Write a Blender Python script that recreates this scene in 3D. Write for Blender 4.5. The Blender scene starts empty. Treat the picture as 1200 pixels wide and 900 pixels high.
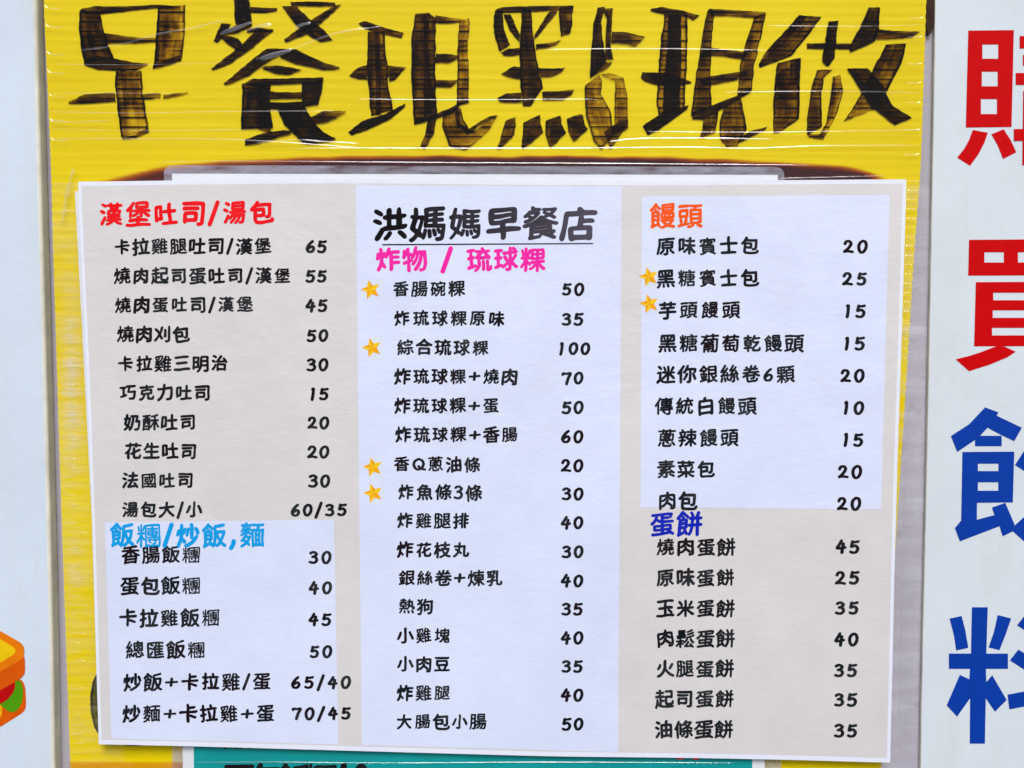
import bpy, bmesh, math, random
from mathutils import Vector, Matrix, noise
from mathutils.geometry import delaunay_2d_cdt
random.seed(7)
SC = bpy.context.scene
COL = SC.collection

# ------------------------------------------------------------------ camera
PX, PYH = 1200.0, 900.0          # the frame of the photograph, in its pixels
FPX = 1300.0                     # focal length in those pixels
DIST = 0.563                     # metres from the camera to the wall
PITCH = math.radians(3.35)       # the camera looks slightly down
CZ = 1.45
cam = bpy.data.cameras.new('camera'); camo = bpy.data.objects.new('camera', cam); COL.objects.link(camo)
cam.sensor_width = 36.0; cam.lens = FPX / PX * 36.0
cam.clip_start = 0.01; cam.clip_end = 200.0
CAM = Vector((0, -DIST * math.cos(PITCH), CZ + DIST * math.sin(PITCH)))
camo.location = CAM
camo.rotation_euler = (math.radians(90) - PITCH, 0, 0)
SC.camera = camo
FW = Vector((0, math.cos(PITCH), -math.sin(PITCH))); UP = Vector((0, math.sin(PITCH), math.cos(PITCH)))

def P(px, py, off=0.0):
    """point of the plane `off` millimetres in front of the wall that stands at (px, py)"""
    d = FW + Vector((1, 0, 0)) * ((px - PX / 2) / FPX) + UP * ((PYH / 2 - py) / FPX)
    t = (-off * 0.001 - CAM.y) / d.y
    return CAM + d * t

# ------------------------------------------------------------------ light
SUN_E, SUN_A = math.radians(47), math.radians(4)      # elevation; azimuth from straight behind the camera
w = bpy.data.worlds.new('World'); SC.world = w; w.use_nodes = True
nt = w.node_tree; bg = nt.nodes['Background']
sky = nt.nodes.new('ShaderNodeTexSky'); sky.sky_type = 'NISHITA'; sky.sun_disc = False
sky.sun_elevation = SUN_E; sky.sun_rotation = math.pi - SUN_A
sky.air_density = 1.0; sky.dust_density = 2.5; sky.ozone_density = 1.0
nt.links.new(sky.outputs[0], bg.inputs[0]); bg.inputs[1].default_value = 0.12
sun = bpy.data.lights.new('sun', 'SUN'); so = bpy.data.objects.new('sun', sun); COL.objects.link(so)
sun.energy = 1.5; sun.angle = math.radians(26); sun.color = (1.0, 0.97, 0.93)
sd = Vector((math.sin(SUN_A) * math.cos(SUN_E), -math.cos(SUN_A) * math.cos(SUN_E), math.sin(SUN_E)))
so.location = sd * 3; so.rotation_euler = sd.to_track_quat('Z', 'Y').to_euler()
SC.view_settings.view_transform = 'Standard'; SC.view_settings.look = 'None'
SC.view_settings.exposure = 0.42; SC.view_settings.gamma = 1.0; SC.view_settings.use_curve_mapping = False

# ------------------------------------------------------------------ materials
def srgb(r, g, b):
    f = lambda c: (c / 255 / 12.92) if c <= 10 else ((c / 255 + 0.055) / 1.055) ** 2.4
    return (f(r), f(g), f(b))

class N:
    def __init__(s, name):
        s.m = bpy.data.materials.new(name); s.m.use_nodes = True; s.t = s.m.node_tree; s.t.nodes.clear()
        s.out = s.t.nodes.new('ShaderNodeOutputMaterial')
    def n(s, typ, ins=None, **kw):
        k = s.t.nodes.new(typ)
        for a, v in kw.items(): setattr(k, a, v)
        for a, v in (ins or {}).items():
            if isinstance(v, bpy.types.NodeSocket): s.t.links.new(v, k.inputs[a])
            else: k.inputs[a].default_value = v
        return k
    def math(s, op, a, b=0.0, c=0.0, clamp=False):
        k = s.n('ShaderNodeMath', {0: a, 1: b, 2: c}, operation=op); k.use_clamp = clamp; return k.outputs[0]
    def mix(s, f, a, b, mode='MIX'):
        k = s.n('ShaderNodeMix', {0: f}, data_type='RGBA', blend_type=mode)
        for i, v in ((6, a), (7, b)):
            if isinstance(v, bpy.types.NodeSocket): s.t.links.new(v, k.inputs[i])
            else: k.inputs[i].default_value = (*v, 1)
        return k.outputs[2]
    def ramp(s, f, stops):
        k = s.n('ShaderNodeValToRGB', {0: f}); e = k.color_ramp.elements
        while len(e) < len(stops): e.new(0.5)
        for x, (p, c) in zip(e, stops): x.position = p; x.color = (c, c, c, 1) if not isinstance(c, tuple) else (*c, 1)
        return k.outputs[0]
    def pos(s, scale=(1, 1, 1)):
        g = s.n('ShaderNodeNewGeometry')
        return s.n('ShaderNodeVectorMath', {0: g.outputs['Position'], 1: scale}, operation='MULTIPLY').outputs[0]
    def noise(s, scale, detail=3, vec=None, rough=0.55, dist=0.0):
        return s.n('ShaderNodeTexNoise', {'Vector': vec if vec is not None else s.pos(), 'Scale': scale, 'Detail': detail, 'Roughness': rough, 'Distortion': dist}).outputs[0]
    def bump(s, h, strength, dist=0.001):
        return s.n('ShaderNodeBump', {'Height': h, 'Strength': strength, 'Distance': dist}).outputs[0]
    def bsdf(s, color, rough=0.5, spec=0.5, normal=None, coat=0.0, coatr=0.1, trans=0.0):
        i = {'Roughness': rough, 'Specular IOR Level': spec, 'Coat Weight': coat, 'Coat Roughness': coatr}
        k = s.n('ShaderNodeBsdfPrincipled', i)
        if isinstance(color, bpy.types.NodeSocket): s.t.links.new(color, k.inputs['Base Color'])
        else: k.inputs['Base Color'].default_value = (*color, 1)
        if normal is not None: s.t.links.new(normal, k.inputs['Normal'])
        return k.outputs[0]
    def done(s, sh):
        s.t.links.new(sh, s.out.inputs[0]); return s.m

def paper(name, col, mottle=0.06, rough=0.42):
    m = N(name)
    a = m.noise(55, 4); b = m.noise(900, 2); v = m.noise(12, 3)
    f = m.math('ADD', m.math('MULTIPLY', a, 0.5), m.math('MULTIPLY', v, 0.5))
    c = m.mix(m.ramp(f, [(0.35, 0.0), (0.65, 1.0)]), tuple(x * (1 - mottle) for x in col), tuple(min(x * (1 + mottle * .5), 1) for x in col))
    c = m.mix(m.ramp(b, [(0.3, 0.0), (0.7, 0.10)]), c, tuple(x * 0.82 for x in col))
    h = m.math('ADD', m.noise(1.0, 3, m.pos((700, 700, 1500))), m.math('MULTIPLY', m.noise(1.0, 4, m.pos((130, 130, 330))), 3.0))
    sh = m.n('ShaderNodeBsdfPrincipled', {'Base Color': c, 'Roughness': rough, 'Normal': m.bump(h, 0.10, 0.0004), 'Specular IOR Level': 0.3,
         'Coat Weight': 0.55, 'Coat Roughness': 0.12, 'Coat Normal': m.bump(m.math('ADD', m.noise(34, 4), m.math('MULTIPLY', m.noise(240, 2), 0.12)), 0.5, 0.006)}).outputs[0]
    return m.done(sh)

def print_ink(name, col, vary=0.35, rough=0.42):
    m = N(name)
    f = m.ramp(m.noise(70, 3), [(0.35, 0.0), (0.75, 1.0)])
    g = m.noise(1500, 2)
    c = m.mix(f, col, tuple(x + (0.16 - x) * vary * 0.5 + 0.012 for x in col))
    if max(col) < 0.05:
        c = m.mix(m.ramp(m.noise(38, 2), [(0.42, 0.0), (0.62, 1.0)]), c, (0.011, 0.005, 0.008))
    c = m.mix(m.ramp(g, [(0.4, 0.0), (0.8, 0.25)]), c, tuple(min(1, x * 1.3 + 0.01) for x in col))
    return m.done(m.bsdf(c, rough, 0.06, m.bump(m.noise(1400, 2), 0.2, 0.0004)))

RIB = 0.00466                    # pitch of the flutes of the yellow board, metres
def rib_phase(m):
    z = m.n('ShaderNodeSeparateXYZ', {0: m.pos()}).outputs[2]
    return m.math('FRACT', m.math('DIVIDE', m.math('SUBTRACT', z, 1.0), RIB))

def yellow_board_mat():
    m = N('yellow_plastic')
    ph = rib_phase(m)
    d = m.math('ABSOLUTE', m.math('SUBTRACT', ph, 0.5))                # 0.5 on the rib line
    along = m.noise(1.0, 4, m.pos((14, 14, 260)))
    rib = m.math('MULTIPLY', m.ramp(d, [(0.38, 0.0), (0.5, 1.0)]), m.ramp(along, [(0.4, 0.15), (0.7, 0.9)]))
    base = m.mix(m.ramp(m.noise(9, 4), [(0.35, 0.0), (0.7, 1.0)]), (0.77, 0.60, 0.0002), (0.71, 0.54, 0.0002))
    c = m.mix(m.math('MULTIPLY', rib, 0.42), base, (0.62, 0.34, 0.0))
    s2 = m.noise(1.0, 5, m.pos((9, 9, 700)))
    c = m.mix(m.ramp(s2, [(0.48, 0.0), (0.75, 0.55)]), c, (0.80, 0.66, 0.01))
    dirt = m.ramp(m.noise(900, 2), [(0.78, 0.0), (0.84, 0.5)])
    c = m.mix(dirt, c, (0.2, 0.12, 0.02))
    h = m.math('ADD', m.noise(1.0, 3, m.pos((30, 30, 500))), m.math('MULTIPLY', m.noise(300, 2), 0.3))
    return m.done(m.bsdf(c, 0.4, 0.12, m.bump(h, 0.15, 0.0006)))

def marker_ink_mat(name='marker_ink', grey=0.0):
    """felt-tip ink: a coloured filter lying on the yellow plastic, denser at its rims and on the ribs"""
    m = N(name)
    uv = m.n('ShaderNodeUVMap', uv_map='stroke').outputs[0]
    x = m.n('ShaderNodeSeparateXYZ', {0: uv}); u, v = x.outputs[0], x.outputs[1]
    den = m.n('ShaderNodeAttribute', attribute_name='ink_load').outputs['Fac']
    rim = m.math('MULTIPLY', m.math('ABSOLUTE', m.math('SUBTRACT', u, 0.5)), 2.0)
    rim = m.ramp(rim, [(0.80, 0.0), (0.96, 1.0)])
    vv = m.math('MULTIPLY', m.math('ABSOLUTE', m.math('SUBTRACT', v, 0.5)), 2.0)
    rimv = m.ramp(vv, [(0.93, 0.0), (0.99, 0.8)])
    ph = rib_phase(m)
    d = m.math('ABSOLUTE', m.math('SUBTRACT', ph, 0.5))
    lines = m.math('MULTIPLY', m.ramp(d, [(0.40, 0.0), (0.455, 1.0)]), m.ramp(m.noise(1.0, 2, m.pos((40, 40, 215))), [(0.34, 0.1), (0.52, 1.0)]))
    wide = m.math('MULTIPLY', m.ramp(d, [(0.05, 1.0), (0.3, 0.0)]), m.ramp(m.noise(1.0, 3, m.pos((90, 90, 215))), [(0.42, 0.0), (0.68, 0.7)]))
    sv = m.n('ShaderNodeVectorMath', {0: uv, 1: (5.0, 1.1, 1)}, operation='MULTIPLY').outputs[0]
    sv = m.n('ShaderNodeVectorMath', {0: sv, 1: m.pos((7, 7, 7))}, operation='ADD').outputs[0]
    st = m.ramp(m.noise(1.0, 5, sv, 0.6, 0.4), [(0.36, -0.30), (0.7, 0.34)])
    k = m.math('ADD', m.math('MULTIPLY', den, 0.88), m.math('MULTIPLY', m.math('SUBTRACT', m.noise(1.0, 5, sv, 0.5, 0.9), 0.5), 1.1))
    k = m.math('ADD', k, m.math('MULTIPLY', m.math('SUBTRACT', m.noise(130, 3), 0.5), 0.7))
    k = m.math('ADD', k, m.math('MULTIPLY', rim, 0.5)); k = m.math('ADD', k, m.math('MULTIPLY', rimv, 0.25))
    k = m.math('ADD', k, m.math('MULTIPLY', lines, 0.12 if grey else 0.75)); k = m.math('ADD', k, m.math('MULTIPLY', wide, 0.6))
    k = m.math('MULTIPLY', k, m.ramp(den, [(0.0, 0.0), (0.12, 1.0)]), clamp=True)
    cr = m.n('ShaderNodeValToRGB', {0: k}); e = cr.color_ramp.elements
    stops = [(0.0, (1, 1, 1)), (0.3, (0.70, 0.56, 0.4)), (0.6, (0.30, 0.20, 0.2)), (0.85, (0.085, 0.05, 0.15)), (1.0, (0.016, 0.009, 0.1))]
    if grey: stops = [(0.0, (1, 1, 1)), (0.4, (0.36, 0.40, 0.9)), (1.0, (0.07, 0.09, 0.9))]
    while len(e) < len(stops): e.new(0.5)
    for q, (p, c) in zip(e, stops): q.position = p; q.color = (*c, 1)
    tr = m.n('ShaderNodeBsdfTransparent', {0: cr.outputs[0]}).outputs[0]
    df = m.n('ShaderNodeBsdfPrincipled', {'Base Color': (0.012, 0.008, 0.004, 1), 'Roughness': 0.5, 'Specular IOR Level': 0.1}).outputs[0]
    return m.done(m.n('ShaderNodeMixShader', {0: m.math('MULTIPLY', k, 0.2), 1: tr, 2: df}).outputs[0])

def stain_mat():
    m = N('brown_stain')
    uv = m.n('ShaderNodeUVMap', uv_map='stroke').outputs[0]
    den = m.n('ShaderNodeAttribute', attribute_name='ink_load').outputs['Fac']
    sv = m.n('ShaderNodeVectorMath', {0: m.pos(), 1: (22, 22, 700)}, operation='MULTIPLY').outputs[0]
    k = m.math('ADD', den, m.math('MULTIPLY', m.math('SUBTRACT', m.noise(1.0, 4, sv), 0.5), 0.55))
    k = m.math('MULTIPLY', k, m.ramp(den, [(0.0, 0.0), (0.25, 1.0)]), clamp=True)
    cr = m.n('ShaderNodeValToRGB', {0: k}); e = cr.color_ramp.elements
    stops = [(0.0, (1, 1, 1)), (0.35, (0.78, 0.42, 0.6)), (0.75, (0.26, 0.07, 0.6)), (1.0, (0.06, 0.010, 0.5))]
    while len(e) < len(stops): e.new(0.5)
    for q, (p, c) in zip(e, stops): q.position = p; q.color = (*c, 1)
    tr = m.n('ShaderNodeBsdfTransparent', {0: cr.outputs[0]}).outputs[0]
    df = m.n('ShaderNodeBsdfPrincipled', {'Base Color': (0.10, 0.04, 0.045, 1), 'Roughness': 0.5, 'Specular IOR Level': 0.1}).outputs[0]
    return m.done(m.n('ShaderNodeMixShader', {0: m.math('MULTIPLY', k, 0.5), 1: tr, 2: df}).outputs[0])

def film_mat(name, haze=0.02, ior=1.5, rough=0.08, tint=(1, 1, 1), bump=0.1, hz=(0.8, 0.82, 0.9), gain=1.0):
    m = N(name)
    b = m.bump(m.math('ADD', m.noise(1.0, 3, m.pos((40, 40, 420))), m.math('MULTIPLY', m.noise(60, 3), 1.0)), bump, 0.0015)
    fc = m.n('ShaderNodeLayerWeight', {'Blend': 0.5, 'Normal': b}).outputs['Facing']
    f0 = ((ior - 1) / (ior + 1)) ** 2
    fr = m.math('ADD', m.math('MULTIPLY', m.math('POWER', fc, 5.0), 1 - f0), f0)
    gl = m.n('ShaderNodeBsdfGlossy', {'Roughness': rough, 'Normal': b}).outputs[0]
    tr = m.n('ShaderNodeBsdfTransparent', {0: (*tint, 1)}).outputs[0]
    df = m.n('ShaderNodeBsdfDiffuse', {0: (*hz, 1)}).outputs[0]
    hzf = m.math('MULTIPLY', m.ramp(m.noise(1.0, 4, m.pos((60, 60, 260))), [(0.35, 0.1), (0.75, 1.0)]), m.math('ADD', haze, m.n('ShaderNodeAttribute', attribute_name='cloud').outputs['Fac']), clamp=True)
    t2 = m.n('ShaderNodeMixShader', {0: hzf, 1: tr, 2: df}).outputs[0]
    return m.done(m.n('ShaderNodeMixShader', {0: m.math('MULTIPLY', fr, gain, clamp=True), 1: t2, 2: gl}).outputs[0])

def panel_mat(name, col, rough=0.35):
    m = N(name)
    f = m.ramp(m.noise(14, 5), [(0.35, 0.0), (0.7, 1.0)])
    c = m.mix(f, col, tuple(x * 0.93 for x in col))
    smear = m.ramp(m.noise(1.0, 5, m.pos((60, 60, 12))), [(0.5, 0.0), (0.75, 0.8)])
    c = m.mix(smear, c, (col[0] * 0.93, col[1] * 0.90, col[2] * 0.82))
    vor = m.n('ShaderNodeTexVoronoi', {'Vector': m.pos(), 'Scale': 42.0}).outputs['Distance']
    spot = m.math('MULTIPLY', m.ramp(vor, [(0.03, 1.0), (0.06, 0.0)]), m.ramp(m.noise(30, 2), [(0.5, 0.0), (0.6, 0.6)]))
    c = m.mix(spot, c, (0.32, 0.25, 0.17))
    fine = m.ramp(m.noise(700, 3), [(0.35, 0.0), (0.7, 0.14)])
    c = m.mix(fine, c, tuple(x * 0.8 for x in col))
    return m.done(m.bsdf(c, rough, 0.5, m.bump(m.math('ADD', m.noise(800, 2), m.math('MULTIPLY', m.noise(70, 3), 3.0)), 0.12, 0.0006)))

def wall_mat():
    m = N('grey_wall')
    f = m.ramp(m.noise(1.0, 5, m.pos((120, 120, 10))), [(0.3, 0.0), (0.7, 1.0)])
    c = m.mix(f, (0.43, 0.42, 0.505), (0.375, 0.365, 0.43))
    c = m.mix(m.ramp(m.noise(90, 4), [(0.6, 0.0), (0.75, 0.5)]), c, (0.20, 0.17, 0.15))
    return m.done(m.bsdf(c, 0.6, 0.3, m.bump(m.noise(500, 3), 0.3, 0.0005)))

def faded_ink(name):
    m = N(name)                                  # black print that has faded towards its right end
    x = m.n('ShaderNodeSeparateXYZ', {0: m.pos()}).outputs[0]
    f = m.math('ADD', m.math('MULTIPLY', m.math('SUBTRACT', x, -0.055), 9.5), m.math('MULTIPLY', m.math('SUBTRACT', m.noise(120, 3), 0.5), 0.5), clamp=True)
    return m.done(m.bsdf(m.mix(f, (0.006, 0.005, 0.006), (0.085, 0.075, 0.105)), 0.42, 0.06))

def plain(name, col, rough=0.45, var=0.12, scale=120):
    m = N(name)
    c = m.mix(m.ramp(m.noise(scale, 3), [(0.35, 0.0), (0.7, 1.0)]), col, tuple(x * (1 - var) for x in col))
    return m.done(m.bsdf(c, rough, 0.07, m.bump(m.noise(900, 2), 0.12, 0.0004)))

M = dict(
    wall=wall_mat(), yellow=yellow_board_mat(), marker=marker_ink_mat(), arc=marker_ink_mat('grey_marker_ink', 1.0), stain=stain_mat(),
    film=film_mat('clear_film', 0.004, 1.4, 0.03, bump=0.05, gain=0.26), crease=film_mat('clear_crease', 0.05, 1.6, 0.10, bump=0.0, gain=2.6),
    pouch=film_mat('clear_pouch', 0.42, 1.5, 0.06, hz=(0.55, 0.54, 0.68), gain=0.5),  # lavender haze colour stands in for bluish reflections on the clear margin
    white_panel=panel_mat('white_sign_board', (0.63, 0.735, 0.85)), white_panel2=panel_mat('white_sign_board_cool', (0.66, 0.735, 0.80)),
    panel_edge=plain('yellowed_edge', (0.82, 0.81, 0.72), 0.5, 0.25, 60),
    laminate=paper('white_laminate', (0.78, 0.82, 0.95), 0.03, 0.3),
    grey_print=paper('grey_print', (0.675, 0.66, 0.672)), blue_print=paper('bluish_white_print', (0.685, 0.75, 0.96), 0.06),
    black=print_ink('black_print', (0.004, 0.008, 0.012), 0.22), title=faded_ink('black_brush_print'),
    red=print_ink('red_print', (0.83, 0.004, 0.010), 0.0), pink=print_ink('pink_print', (0.87, 0.02, 0.36), 0.0),
    sky=print_ink('sky_blue_print', (0.0, 0.31, 0.72), 0.0), navy=print_ink('dark_blue_print', (0.004, 0.015, 0.42), 0.0),
    orange=print_ink('orange_print', (0.90, 0.09, 0.004), 0.0),
    vred=plain('red_vinyl', (0.58, 0.001, 0.003), 0.35, 0.06), vblue=plain('blue_vinyl', (0.004, 0.045, 0.36), 0.35, 0.08),
    star=plain('star_yellow', (0.96, 0.60, 0.02), 0.4, 0.15, 300), star_dark=plain('star_orange', (0.92, 0.40, 0.008), 0.4, 0.2, 300),
    teal=paper('teal_print', (0.004, 0.31, 0.32), 0.16), old_white=paper('old_white_paper', (0.72, 0.76, 0.82), 0.05),
    teal_text=print_ink('black_bold_print', (0.004, 0.01, 0.01), 0.1),
    bread=plain('bread_orange', (0.78, 0.19, 0.004), 0.4), crust=plain('crust_orange', (0.66, 0.095, 0.003), 0.4),
    crumb=plain('crumb_yellow', (0.80, 0.53, 0.006), 0.4), lettuce=plain('lettuce_green', (0.075, 0.31, 0.004), 0.4),
    tomato=plain('tomato_red', (0.46, 0.004, 0.006), 0.4), cheese=plain('cheese_yellow', (0.84, 0.42, 0.006), 0.4),
    dark=plain('dark_brown_metal', (0.05, 0.03, 0.02), 0.6, 0.5, 200),
    foot_strip=film_mat('amber_strip_tint', 0.05, 1.5, 0.15, (0.97, 0.72, 0.6)),
)

# ------------------------------------------------------------------ mesh helpers
def obj(name, verts, faces, mat, parent=None, smooth=False):
    me = bpy.data.meshes.new(name); me.from_pydata([tuple(v) for v in verts], [], faces); me.update()
    if mat is not None: me.materials.append(mat)
    if smooth:
        for p in me.polygons: p.use_smooth = True
    o = bpy.data.objects.new(name, me); COL.objects.link(o)
    if parent is not None:
        o.parent = parent; o.matrix_parent_inverse = parent.matrix_world.inverted()
    return o

def thing(name, label, cat, at):
    o = bpy.data.objects.new(name, None); COL.objects.link(o); o.location = at; o.empty_display_size = 0.02
    o['label'] = label; o['category'] = cat
    o.matrix_world = Matrix.Translation(at)
    return o

def child(name, verts, faces, mat, parent, smooth=False):
    at = parent.matrix_world.translation
    return obj_local(name, [Vector(v) - at for v in verts], faces, mat, parent, smooth)

def obj_local(name, verts, faces, mat, parent, smooth):
    me = bpy.data.meshes.new(name); me.from_pydata([tuple(v) for v in verts], [], faces); me.update()
    if isinstance(mat, (list, tuple)):
        for x in mat: me.materials.append(x)
    else: me.materials.append(mat)
    if smooth:
        for p in me.polygons: p.use_smooth = True
    o = bpy.data.objects.new(name, me); COL.objects.link(o); o.parent = parent
    return o

def lerp(a, b, t): return a + (b - a) * t
def curve(pts, t):
    """piecewise linear y(t) through [(t, y)...]"""
    if t <= pts[0][0]: return pts[0][1]
    for (a, p), (b, q) in zip(pts, pts[1:]):
        if t <= b: return p + (q - p) * (t - a) / (b - a)
    return pts[-1][1]
def smoothc(pts, t, r=40):
    return sum(curve(pts, t + k * r / 4) for k in range(-4, 5)) / 9

def sheet(fn_xy, off, thick, nu, nv):
    """a thin closed sheet: fn_xy(u, v) -> pixel, off(px, py) -> mm of its front face"""
    V, F = [], []
    for back in (0, 1):
        for j in range(nv + 1):
            for i in range(nu + 1):
                x, y = fn_xy(i / nu, j / nv); p = P(x, y, off(x, y))
                V.append(p + Vector((0, back * thick * 0.001, 0)))
    W = nu + 1; B = W * (nv + 1)
    for j in range(nv):
        for i in range(nu):
            a = j * W + i
            F.append((a, a + W, a + W + 1, a + 1)); F.append((B + a, B + a + 1, B + a + W + 1, B + a + W))
    for i in range(nu):
        a = i; b = nv * W + i
        F.append((a, a + 1, B + a + 1, B + a)); F.append((b + 1, b, B + b, B + b + 1))
    for j in range(nv):
        a = j * W; b = j * W + nu
        F.append((a + W, a, B + a, B + a + W)); F.append((b, b + W, B + b + W, B + b))
    return V, F

def quad(tl, tr, br, bl):
    def f(u, v):
        return (lerp(lerp(tl[0], tr[0], u), lerp(bl[0], br[0], u), v), lerp(lerp(tl[1], tr[1], u), lerp(bl[1], br[1], u), v))
    return f

def flat_print(fn_xy, off, nu, nv):
    V, F = [], []
    for j in range(nv + 1):
        for i in range(nu + 1):
            x, y = fn_xy(i / nu, j / nv); V.append(P(x, y, off(x, y)))
    W = nu + 1
    for j in range(nv):
        for i in range(nu):
            a = j * W + i; F.append((a, a + W, a + W + 1, a + 1))
    return V, F

def area(c): return 0.5 * sum(a[0] * b[1] - b[0] * a[1] for a, b in zip(c, c[1:] + c[:1]))

def fill(contours, odd=False):
    """constrained triangulation of all contours together, kept where their winding is not zero"""
    vs, es, segs = [], [], []
    for c in contours:
        n0, n = len(vs), len(c)
        vs += [Vector((p[0], p[1])) for p in c]
        es += [(n0 + i, n0 + (i + 1) % n) for i in range(n)]
        segs += [(c[i][0], c[i][1], c[(i + 1) % n][0], c[(i + 1) % n][1]) for i in range(n)]
    r = delaunay_2d_cdt(vs, es, [], 0, 1e-4)
    pts = r[0]; out = []
    for t in r[2]:
        cx = sum(pts[i].x for i in t) / 3; cy = sum(pts[i].y for i in t) / 3; wn = 0
        for x0, y0, x1, y1 in segs:
            if (y0 <= cy) != (y1 <= cy):
                x = x0 + (x1 - x0) * (cy - y0) / (y1 - y0)
                if x > cx: wn += 1 if y1 > y0 else -1
        if (wn % 2 if odd else wn): out.append(tuple(t))
    return [(p.x, p.y) for p in pts], out

def poly_faces(polys, off, odd=False):
    """polys: list of (list of contours in pixels, extra mm); all into one mesh facing the camera"""
    V, F = [], []
    for cs, e in polys:
        pts, tris = fill(cs, odd); b = len(V)
        V += [P(x, y, (off(x, y) if callable(off) else off) + e) for x, y in pts]
        for t in tris:
            a, c, d = (pts[i] for i in t)
            s = (c[0] - a[0]) * (d[1] - a[1]) - (c[1] - a[1]) * (d[0] - a[0])
            t = tuple(b + i for i in t)
            F.append(t if s < 0 else t[::-1])
    return V, F

# ------------------------------------------------------------------ lettering
FONT = bpy.data.curves.new('lettering_source', 'FONT'); FONTO = bpy.data.objects.new('lettering_source', FONT); COL.objects.link(FONTO)
RAW = {}
def raw_glyph(ch):
    if ch in RAW: return RAW[ch]
    FONT.body = ch
    dg = bpy.context.evaluated_depsgraph_get(); dg.update()
    ev = FONTO.evaluated_get(dg); k = ev.to_curve(dg)
    out = []
    for s in k.splines:
        bp = s.bezier_points; c = []
        for i in range(len(bp)):
            a, b = bp[i], bp[(i + 1) % len(bp)]
            p0, p1, p2, p3 = (Vector(q[:2]) for q in (a.co, a.handle_right, b.handle_left, b.co))
            n = 1 if ((p1 - p0).cross(p3 - p0) if (p3 - p0).length > 0 else 0) == 0 and a.handle_right_type == 'VECTOR' else 6
            for q in range(n):
                t = q / n
                c.append(p0 * (1 - t) ** 3 + p1 * 3 * t * (1 - t) ** 2 + p2 * 3 * t * t * (1 - t) + p3 * t ** 3)
        out.append(c)
    ev.to_curve_clear()
    RAW[ch] = out
    return out

GL = {}
def glyph(ch, weight, rnd=1.0, step=0.016):
    """outline of a character, rounded like a soft brush and made bolder: [(contours)] in em"""
    key = (ch, weight, rnd)
    if key in GL: return GL[key]
    res = []
    cs = raw_glyph(ch)
    LN = sum((c[i] - c[i - 1]).length for c in cs for i in range(len(c)))
    weight = weight * min(1.0, (8.5 / LN)) ** (1.2 if LN < 15 else 1.9); rnd = rnd * (2.0 if LN < 8 else 1.4 if LN < 11 else 0.8)
    areas = [area(c) for c in cs]
    sgn = 1 if areas and max(areas, key=abs) > 0 else -1
    for c, a0 in zip(cs, areas):
        # even resampling
        d = []
        for i in range(len(c)):
            a, b = c[i], c[(i + 1) % len(c)]
            L = (b - a).length; n = max(1, round(L / step))
            d += [a + (b - a) * (q / n) for q in range(n)]
        # rounding
        for _ in range(int(4 * rnd)):
            n = len(d)
            d = [d[i] * 0.5 + (d[i - 1] + d[(i + 1) % n]) * 0.25 for i in range(n)]
        n = len(d); o = []
        for i in range(n):
            t = d[(i + 1) % n] - d[i - 1]
            if t.length < 1e-9: o.append(d[i]); continue
            t.normalize(); nn = Vector((t.y, -t.x)) * sgn
            o.append(d[i] + nn * weight)
        for _ in range(int(2 * rnd)):
            o = [o[i] * 0.5 + (o[i - 1] + o[(i + 1) % n]) * 0.25 for i in range(n)]
        a1 = area(o)
        if a1 * a0 <= 0 or abs(a1) < 0.0009: continue
        # drop needless points
        keep = []
        for i in range(n):
            p = keep[-1] if keep else o[i - 1]
            v1, v2 = o[i] - p, o[(i + 1) % n] - o[i]
            if v1.length > 0.05 or v1.length < 1e-9 or abs(v1.normalized().cross(v2.normalized() if v2.length > 1e-9 else v1.normalized())) > 0.10: keep.append(o[i])
        if len(keep) >= 3: res.append([(p.x, p.y) for p in keep])
    GL[key] = res
    return res

# brush numerals: strokes in a unit box
DG = {
 '0': [[(.48, .97), (.2, .78), (.1, .42), (.27, .06), (.55, .01), (.83, .28), (.9, .64), (.74, .93), (.46, .98)]],
 '1': [[(.42, .93), (.58, .98), (.57, .6), (.5, .25), (.42, 0)]],
 '2': [[(.12, .74), (.28, .94), (.6, .95), (.77, .72), (.55, .4), (.28, .18), (.08, .06)], [(.08, .06), (.5, .09), (.98, .04)]],
 '3': [[(.13, .86), (.48, .97), (.82, .80), (.62, .6), (.36, .53)], [(.36, .54), (.74, .48), (.86, .2), (.55, .0), (.08, .06)]],
 '4': [[(.52, .98), (.32, .68), (.08, .37), (.4, .34), (.95, .42)], [(.74, .72), (.66, .38), (.6, -.02)]],
 '5': [[(.28, .93), (.24, .7), (.2, .52), (.58, .6), (.86, .38), (.72, .08), (.38, 0), (.1, .08)], [(.28, .93), (.58, .91), (.92, .96)]],
 '6': [[(.74, .97), (.4, .72), (.13, .32), (.3, .03), (.7, .04), (.88, .32), (.64, .5), (.24, .3)]],
 '7': [[(.08, .84), (.14, .93), (.5, .9), (.92, .93), (.68, .5), (.5, 0)]],
 '/': [[(.8, 1.0), (.5, .5), (.15, -.05)]],
 '+': [[(.06, .44), (.5, .47), (.94, .5)], [(.52, .84), (.5, .45), (.47, .1)]],
 ',': [[(.55, .16), (.5, .0), (.25, -.22)]],
 'Q': [[(.5, .95), (.18, .75), (.1, .4), (.32, .06), (.64, .06), (.9, .4), (.82, .78), (.48, .95)], [(.5, .3), (.7, .12), (1.05, .02)]],
}
def catmull(pts, n=7):
    out = []
    q = [pts[0]] + list(pts) + [pts[-1]]
    for i in range(1, len(q) - 2):
        p0, p1, p2, p3 = (Vector(x) for x in q[i - 1:i + 3])
        for k in range(n):
            t = k / n
            out.append(0.5 * ((2 * p1) + (p2 - p0) * t + (2 * p0 - 5 * p1 + 4 * p2 - p3) * t * t + (3 * p1 - p0 - 3 * p2 + p3) * t ** 3))
    out.append(Vector(pts[-1]))
    return out

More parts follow.
